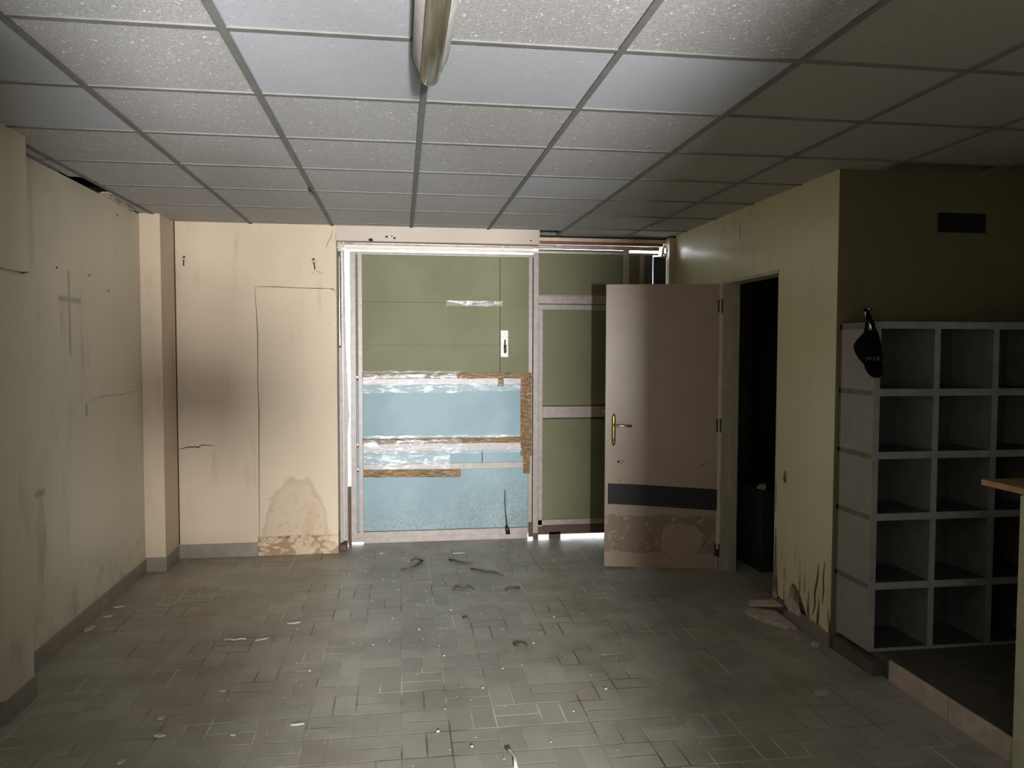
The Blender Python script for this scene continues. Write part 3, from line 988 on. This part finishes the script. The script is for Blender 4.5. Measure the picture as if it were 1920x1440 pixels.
out = [(515, 520, 640), (580, 455, 678), (650, 385, 697), (710, 345, 715), (750, 327, 722), (800, 345, 733), (860, 372, 742), (920, 415, 747), (970, 462, 748), (1000, 490, 738)]
rs = []
for i, (py, l, r2) in enumerate(out):
    cx, hw = (capx(l) + capx(r2)) / 2, (capx(r2) - capx(l)) / 2
    dep = 0.035 + 0.035 * math.sin(math.pi * min(1.0, (i + 1) / len(out)))
    rs.append([(cx + hw * math.cos(a), 3.490 + dep * math.sin(a) * (0.3 if math.sin(a) > 0 else 1.0), capz(py)) for a in (2 * math.pi * k / 20 for k in range(20))])
m = MB(); m.loft(rs)
crown = m.build('crown', 'cap', cap, smooth=True)
m = MB()
rs = []
for py, l, r2, dy in ((960, 470, 748, 0), (1010, 468, 749, -0.008), (1060, 472, 744, -0.014), (1110, 490, 732, -0.02), (1155, 522, 705, -0.025), (1185, 562, 670, -0.028), (1193, 600, 640, -0.029)):
    cx, hw = (capx(l) + capx(r2)) / 2, (capx(r2) - capx(l)) / 2
    rs.append([(cx + hw * s, 3.455 + dy + 0.022 * s * s + (0.004 if k > 6 else 0), capz(py)) for k, s in enumerate([-1, -0.66, -0.33, 0, 0.33, 0.66, 1, 1, 0.66, 0.33, 0, -0.33, -0.66, -1])])
m.loft(rs)
m.build('brim', 'cap', cap, smooth=True)
m = MB()
m.tube([(capx(505), 3.485, capz(530)), (capx(535), 3.495, capz(430)), (capx(570), 3.505, capz(350)), (capx(585), 3.511, capz(262)), (capx(560), 3.513, capz(222)), (capx(532), 3.515, capz(228))], 0.0085, 8)
m.tube([(capx(640), 3.485, capz(540)), (capx(632), 3.495, capz(440)), (capx(612), 3.505, capz(360)), (capx(590), 3.511, capz(270)), (capx(560), 3.513, capz(225)), (capx(532), 3.515, capz(228))], 0.0085, 8)
m.build('strap', 'cap', cap, smooth=True)
m = MB()   # worn embroidered lettering, hardly readable
for px, sl in ((405, 14), (440, 4), (462, 18), (500, 10), (515, -8), (545, 4), (565, 4), (590, 6)):
    xa = capx(px)
    m.tube([(xa, 3.410 + abs(px - 545) * 0.00012, capz(945)), (xa + sl * 0.0003, 3.408 + abs(px - 545) * 0.00012, capz(890))], 0.0024, 6)
for px in (430, 545, 575):
    m.tube([(capx(px), 3.411 + abs(px - 545) * 0.00012, capz(918)), (capx(px + 30), 3.409 + abs(px - 530) * 0.00012, capz(912))], 0.002, 6)
m.build('embroidery', 'thread', crown, smooth=True)

# vent hole on the alcove wall, its dark inside a flat black plate
v = empty('wall_vent', (2.976, YA, 2.27), label='black rectangular vent opening high on the dark alcove wall', cat='vent')
m = MB(); m.box(2.835, 3.118, YA - 0.003, YA - 0.0005, 2.222, 2.325); m.build('opening', 'vent', v)
m = MB(); m.ribbon([(2.957, YA - 0.004, 2.235), (2.954, YA - 0.004, 2.265), (2.957, YA - 0.004, 2.30)], 0.006, (1, 0, 0), (0, -0.001, 0)); m.build('bar', 'vent_bar', v)

# counter at the right edge
m = MB(); m.prism([(2.285, 2.79, 1.060), (3.6, 2.79, 1.060), (3.6, 1.5, 1.060), (2.285, 1.5, 1.060)], (0, 0, 0.024))
tag(m.build('worktop', 'wood', None, origin=(2.9, 2.1, 1.06), bevel=0.003), 'yellow wood worktop jutting in beside the dark shelves', 'worktop')
cb = empty('counter', (2.9, 2.05, 0.10), label='pale green counter base under the wood worktop at the right edge', cat='counter')
m = MB(); m.box(2.285, 2.325, 1.55, 2.59, 0.0, 1.058)
m.build('side_panel', 'counter', cb, bevel=0.003)
m = MB(); m.box(2.34, 3.55, 2.55, 2.585, 0.10, 1.058)
m.build('back_panel', 'counter', cb, bevel=0.003)

# ceiling light
cl = empty('ceiling_light', (0.10, 2.0, 2.53), label='old grey fluorescent ceiling light with yellowed cover over the floor middle', cat='lamp')
m = MB()
x = 0.098
rs = []
for y, a, zt, zb_ in ((1.30, 1.0, 2.527, 2.468), (2.42, 1.0, 2.527, 2.468), (2.50, 0.97, 2.527, 2.468), (2.545, 0.86, 2.527, 2.472), (2.575, 0.70, 2.525, 2.476)):
    w0, w1 = 0.056 * a, 0.036 * (0.5 + 0.5 * a)
    rs.append([(x - w0, y, zt), (x + w0, y, zt), (x + w0, y, zt - 0.022), (x + w1, y, zb_), (x - w1, y, zb_), (x - w0, y, zt - 0.022)])
m.loft(rs)
m.build('housing', 'housing', cl)
m = MB()
rs = []
for y, a in ((1.30, 1.0), (2.50, 1.0), (2.56, 0.98), (2.585, 0.9), (2.598, 0.72)):
    hw = 0.030 * a
    pts = []
    for k in range(12):
        th = math.pi * k / 11
        pts.append((x + hw * math.cos(th), y, 2.470 - 0.026 * a * math.sin(th) ** 0.7))
    rs.append(pts)
m.loft(rs)
m.build('cover', 'diffuser', cl, smooth=True)
m = MB(); m.tube([(x + 0.031, 1.30, 2.468), (x + 0.031, 2.50, 2.468), (x + 0.028, 2.575, 2.468)], 0.0022, 6)
m.build('trim_wire', 'chrome', cl, smooth=True)
for ya in (1.5, 2.2):
    m = MB(); m.box(x - 0.03, x + 0.03, ya, ya + 0.2, 2.520, 2.5285)
    m.build('mount', 'housing', cl)

# wall anchors on the peach wall
for x, z, lab in ((-1.59, 2.25, 'rusty wall anchor with hanging stem beside the corner pillar'), (-0.65, 2.25, 'rusty wall anchor with hanging stem near the door rail')):
    bt = empty('wall_anchor', (x, YB, z), label=lab, cat='anchor', group='wall anchors on the peach wall')
    m = MB(); m.tube([(x, YB, z + 0.008), (x, YB - 0.03, z + 0.008)], 0.011, 10); m.tube([(x, YB - 0.012, z + 0.03), (x, YB - 0.012, z + 0.012)], 0.007, 8)
    m.build('bolt', 'rust', bt, smooth=True)
    m = MB(); m.tube([(x - 0.002, YB - 0.02, z), (x - 0.003, YB - 0.016, z - 0.045)] if x < -1 else [(x + 0.002, YB - 0.02, z), (x + 0.010, YB - 0.016, z - 0.055)], 0.0045, 8)
    m.build('stem', 'hinge', bt, smooth=True)
    m = MB(); m.tube([(x - 0.014, YB - 0.028, z + 0.006), (x + 0.022, YB - 0.028, z + 0.004)], 0.007, 8)
    m.build('wing', 'white_worn', bt, smooth=True)

# cord with plug on the door
cd = empty('cord', (0.865, Y0 - 0.01, 0.05), label='thin dark cord ending in a black plug hanging on the blue door sheet', cat='cord')
m = MB(); m.tube([(0.862, Y0 + 0.008, 0.418), (0.858, Y0 - 0.006, 0.405), (0.857, Y0 - 0.004, 0.33), (0.864, Y0 - 0.004, 0.23), (0.872, Y0 - 0.006, 0.12)], 0.0032, 8)
m.tube([(0.86, Y0 - 0.004, 0.40), (0.862, Y0 - 0.004, 0.30), (0.868, Y0 - 0.004, 0.22), (0.879, Y0 - 0.006, 0.12)], 0.0022, 8)
m.build('cable', 'slate', cd, smooth=True)
m = MB(); m.loft([[(0.872 + 0.022 * s, Y0 - 0.012 + 0.012 * t2, 0.12) for s, t2 in ((-0.4, -1), (0.4, -1), (0.4, 1), (-0.4, 1))],
                  [(0.878 + 0.022 * s, Y0 - 0.012 + 0.012 * t2, 0.09) for s, t2 in ((-0.8, -1), (0.8, -1), (0.8, 1), (-0.8, 1))],
                  [(0.886 + 0.022 * s, Y0 - 0.012 + 0.012 * t2, 0.05) for s, t2 in ((-0.9, -1), (0.7, -1), (0.7, 1), (-0.9, 1))]])
m.build('plug', 'black', cd)

# hooked wire stub in the ceiling
m = MB(); m.tube([(-0.52, 4.70, 2.527), (-0.518, 4.695, 2.515), (-0.505, 4.69, 2.505), (-0.495, 4.688, 2.492)], 0.005, 8)
tag(m.build('hanging_wire', 'black', None, origin=(-0.52, 4.70, 2.527), smooth=True), 'short black wire stub poking down from the ceiling grid', 'wire')


# ------------------------------------------------------------------ rubbish on the floor
def slab(name, mat, outline, z0, z1, label, cat, tilt=0.0, group=None):
    m = MB()
    cx = sum(p[0] for p in outline) / len(outline); cy = sum(p[1] for p in outline) / len(outline)
    m.prism([(x, y, z0 + tilt * (x - cx)) for x, y in outline], (0, 0, z1 - z0))
    return tag(m.build(name, mat, None, origin=(cx, cy, 0.0), bevel=0.004), label, cat, group)


slab('plaster_slab', 'plaster', [(2.06, 4.33), (2.05, 4.40), (2.12, 4.47), (2.24, 4.42), (2.235, 4.20), (2.225, 4.09), (2.17, 4.10), (2.11, 4.20)], 0.0, 0.022,
     'large pale broken plaster slab flat on the floor by the rotten corner', 'plaster')
m = MB(); m.prism([(2.10, 4.44, 0.027), (2.14, 4.52, 0.03), (2.262, 4.46, 0.05), (2.262, 4.33, 0.055), (2.20, 4.37, 0.044)], (0, 0, 0.012))
tag(m.build('plaster_slab', 'plaster', None, origin=(2.19, 4.42, 0.03), bevel=0.003), 'thin plaster shard leaning on the larger slab below the wall hole', 'plaster')
m = MB(); m.prism([(2.235, 4.10, 0.078), (2.235, 4.15, 0.14), (2.235, 4.24, 0.155), (2.235, 4.27, 0.10), (2.235, 4.21, 0.070)], (0.026, 0, 0))
tag(m.build('plaster_lump', 'plaster', None, origin=(2.24, 4.18, 0.08), bevel=0.006), 'pale plaster lump stuck in the foot of the wall hole', 'plaster')
for i, (x, y, s, lab) in enumerate(((2.16, 3.95, 0.022, 'plaster crumb between the grey baseboard and the kerb'), (2.21, 3.86, 0.03, 'flat plaster flake at the foot of the wall corner'))):
    pts = [(x + s * math.cos(a) * random.uniform(0.6, 1.3), y + s * math.sin(a) * random.uniform(0.6, 1.3)) for a in (k * math.pi / 3.5 for k in range(7))]
    slab('plaster_crumb', 'plaster', pts, 0, 0.016, lab, 'plaster')

scraps = [
    (1.935, 3.32, 0.045, 0.028, 0.5, 'paper', 'torn pale paper scrap alone on the dark floor before the kerb'),
    (-0.76, 4.365, 0.05, 0.014, 0.35, 'paper', 'grey paper strip lying right of the curled white strip'),
    (-0.616, 4.605, 0.045, 0.016, 0.2, 'paper', 'folded pale scrap on the lit floor edge, left of centre'),
    (-0.826, 3.722, 0.018, 0.010, 0.2, 'paper', 'bright white chip on the floor near the shade edge'),
    (-0.985, 3.315, 0.026, 0.012, 0.0, 'plaster', 'flat oval plaster chip on the dark left floor'),
    (-1.03, 3.48, 0.022, 0.018, 0.6, 'plaster', 'dusty plaster chip behind the flat oval one'),
    (-1.07, 3.122, 0.020, 0.014, 0.9, 'plaster', 'plaster chip nearest the bottom left of the floor'),
    (-0.44, 3.341, 0.030, 0.010, 0.1, 'paper', 'small white label strip on the lit floor tiles'),
    (-0.689, 3.283, 0.014, 0.008, 0.0, 'paper', 'tiny white chip beside the long floor scratch'),
    (-1.73, 4.858, 0.028, 0.016, 0.4, 'plaster', 'pale plaster flake off the left baseboard, smaller one'),
    (-1.75, 4.66, 0.055, 0.022, 1.2, 'plaster', 'long pale plaster flake beside the left baseboard'),
    (-1.72, 5.03, 0.035, 0.010, 0.3, 'plaster', 'narrow plaster sliver near the left baseboard'),
    (0.447, 6.02, 0.050, 0.012, 0.05, 'paper', 'small curled card lying in front of the blue door sheet'),
    (-0.15, 6.10, 0.020, 0.014, 0.2, 'paper', 'round white chip on floor close to the door'),
]
for x, y, a, b_, rz, mat, lab in scraps:
    n = 9
    pts = []
    for k in range(n):
        th = 2 * math.pi * k / n
        px, py = a * math.cos(th) * random.uniform(0.75, 1.15), b_ * math.sin(th) * random.uniform(0.75, 1.2)
        pts.append((x + px * math.cos(rz) - py * math.sin(rz), y + px * math.sin(rz) + py * math.cos(rz)))
    slab('paper_scrap' if mat == 'paper' else 'plaster_chip', mat, pts, 0, 0.006 if mat == 'paper' else 0.010, lab, 'scrap' if mat == 'paper' else 'plaster')
m = MB(); m.tube([(-0.96, 4.37, 0.005), (-0.93, 4.375, 0.008), (-0.90, 4.365, 0.005), (-0.87, 4.372, 0.008), (-0.84, 4.37, 0.006)], 0.005, 6)
tag(m.build('curled_strip', 'paper', None, origin=(-0.9, 4.37, 0)), 'thin curled white strip on the dark left floor', 'scrap')

twigs = [
    ([(0.50, 5.56, .006), (0.54, 5.50, .012), (0.60, 5.455, .008), (0.66, 5.40, .014), (0.715, 5.33, .008)], 0.007, 'longest dry brown stalk on the floor before the shop door'),
    ([(0.36, 5.83, .006), (0.40, 5.76, .012), (0.46, 5.72, .006), (0.52, 5.68, .01)], 0.006, 'dry stalk behind the longest stalk, nearer the door'),
    ([(0.00, 5.60, .006), (0.06, 5.585, .014), (0.10, 5.66, .01), (0.16, 5.80, .012), (0.11, 5.84, .016), (0.07, 5.82, .008)], 0.006, 'looped dry stem on the floor left of the long stalk'),
    ([(0.34, 5.09, .006), (0.37, 5.12, .014), (0.41, 5.08, .008), (0.45, 5.11, .014), (0.48, 5.07, .006)], 0.006, 'crumpled dry leaf strip in mid floor'),
    ([(0.68, 5.02, .006), (0.72, 5.03, .016), (0.78, 5.06, .008)], 0.006, 'short dry twig right of the crumpled leaf'),
    ([(0.41, 3.01, .006), (0.425, 2.98, .014), (0.434, 2.93, .010), (0.428, 2.86, .008)], 0.007, 'pale bent stick at the bottom edge of the floor'),
    ([(0.36, 4.55, .006), (0.385, 4.52, .016), (0.40, 4.49, .006)], 0.007, 'dark curled leaf bit on the lit floor'),
    ([(0.60, 4.09, .006), (0.63, 4.07, .014), (0.67, 4.075, .006)], 0.007, 'brown leaf curl right of the grout cross'),
]
for pts, r_, lab in twigs:
    m = MB(); m.tube(pts, r_, 6, [random.uniform(0.5, 1.2) for _ in pts])
    o = m.build('dry_stalk', 'litter' if 'pale' not in lab else 'paper', None, origin=pts[0][:2] + (0,))
    tag(o, lab, 'litter')

# plaster crumbs nobody can tell apart
spots = [(0.19, 3.40), (0.378, 3.59), (0.454, 3.397), (0.394, 2.947), (0.279, 3.057), (0.709, 4.109), (-0.2, 5.9), (-0.25, 5.6), (-0.1, 5.75), (0.05, 6.05),
         (0.2, 6.1), (-0.3, 6.0), (0.65, 6.18), (0.8, 6.1), (-0.12, 5.4), (-0.02, 5.15), (-0.18, 4.95), (0.02, 4.8), (-0.05, 4.6), (0.1, 4.4), (-0.15, 4.2),
         (0.22, 4.0), (0.5, 3.8), (0.75, 3.3), (0.95, 3.5), (0.85, 2.95), (0.15, 3.2), (-0.3, 3.7), (-0.45, 3.9), (0.6, 3.05), (0.3, 4.7), (0.9, 4.5), (1.2, 5.0), (1.05, 3.9),
         (-0.6, 3.0), (2.02, 3.22), (2.20, 2.95)]
protos = []
for k in range(3):
    m = MB()
    rs = []
    for zz, q in ((0.0, 1.0), (0.005, 1.1), (0.009, 0.6)):
        rs.append([(0.010 * q * math.cos(a) * random.uniform(0.7, 1.2), 0.010 * q * math.sin(a) * random.uniform(0.7, 1.2), zz) for a in (i * math.pi / 3.5 for i in range(7))])
    m.loft(rs)
    protos.append(m.build('plaster_bit', 'plaster', None))
for i, (x, y) in enumerate(spots):
    o = protos[i] if i < 3 else copy_thing(protos[i % 3])
    o.location = (x, y, 0)
    o.rotation_euler.z = random.uniform(0, 6.28)
    s = random.uniform(0.3, 0.75)
    o.scale = (s, s * random.uniform(0.7, 1.2), s)
    tag(o, 'tiny pale plaster bit scattered on the tiled floor', 'plaster', 'plaster bits on the floor')

# fine grit: uncountable
m = MB()
for _ in range(900):
    x, y = random.uniform(-1.6, 2.1), random.uniform(2.6, 6.10)
    if y < 4.2 and random.random() < 0.55:
        continue
    s = random.uniform(0.0012, 0.0035) * (1 + 0.12 * (y - 3))
    a = random.uniform(0, 3.14)
    pts = [(x + s * math.cos(a + k * 2.1), y + s * math.sin(a + k * 2.1), 0.0) for k in range(3)]
    m.prism(pts, (0, 0, s * 0.8))
tag(m.build('grit', 'rubble'), 'fine pale grit strewn over the floor tiles', 'grit', kind='stuff')

# ------------------------------------------------------------------ a dark crate with a pale scrap in the store room
m = MB(); m.box(2.54, 2.90, 5.20, 5.60, 0.0, 0.58)
tag(m.build('crate', 'vent_bar', None, origin=(2.72, 5.4, 0), bevel=0.004), 'dark crate in the gloom beyond the open doorway', 'crate')
m = MB(); m.prism([(2.565, 5.33, 0.582), (2.60, 5.27, 0.582), (2.625, 5.30, 0.590), (2.635, 5.34, 0.604), (2.60, 5.36, 0.600)], (-0.004, -0.004, 0.012))
tag(m.build('paper_scrap', 'white_worn', None, origin=(2.6, 5.3, 0.582)), 'pale scrap glimmering in the dark doorway', 'scrap')

# ------------------------------------------------------------------ light
wd = bpy.data.worlds.new('sky'); scene.world = wd
wd.use_nodes = True
bg = wd.node_tree.nodes['Background']
bg.inputs[0].default_value = (0.95, 0.98, 1.0, 1)
bg.inputs[1].default_value = 9.0


def area(name, loc, w_, h_, power, color, direction=(0, 1, 0)):
    L = bpy.data.lights.new(name, 'AREA')
    L.shape = 'RECTANGLE'; L.size = w_; L.size_y = h_
    L.energy = power; L.color = color
    o = bpy.data.objects.new(name, L); COL.objects.link(o)
    o.location = loc
    o.rotation_euler = Vector(direction).to_track_quat('-Z', 'Z').to_euler()
    return o


area('daylight_and_fill', (0.50, -2.35, 0.65), 0.14, 1.3, 125, (0.92, 0.96, 1.0))
area('daylight_and_fill', (0.50, -2.30, 1.40), 0.24, 0.24, 700, (0.98, 0.98, 1.0))  # compact lamp added to light the back wall round the box
area('daylight_and_fill', (-1.94, -2.35, 0.65), 0.14, 1.3, 195, (0.90, 0.95, 1.0))
area('daylight_and_fill', (2.0, -2.35, 0.80), 0.16, 0.9, 145, (0.98, 0.98, 1.0))  # fill lamp added to brighten the left wall

# ------------------------------------------------------------------ camera
cam = bpy.data.cameras.new('camera')
cam.sensor_fit = 'HORIZONTAL'; cam.sensor_width = 36.0
cam.lens = 1464.0 / 1920.0 * 36.0
cam.clip_start = 0.05
co = bpy.data.objects.new('camera', cam); COL.objects.link(co)
yaw, pitch, roll = R(8.15), R(-2.64), R(0.13)
co.location = (0, 0, 1.6)
fwd = Vector((math.sin(yaw) * math.cos(pitch), math.cos(yaw) * math.cos(pitch), math.sin(pitch)))
right = Vector((math.cos(yaw), -math.sin(yaw), 0))
up = right.cross(fwd)
r_ = right * math.cos(roll) + up * math.sin(roll)
u_ = -right * math.sin(roll) + up * math.cos(roll)
co.rotation_euler = Matrix((r_, u_, -fwd)).transposed().to_euler()
scene.camera = co

vs_ = scene.view_settings
vs_.view_transform = 'Standard'; vs_.look = 'None'; vs_.gamma = 1.0; vs_.exposure = 0.0
vs_.use_curve_mapping = False
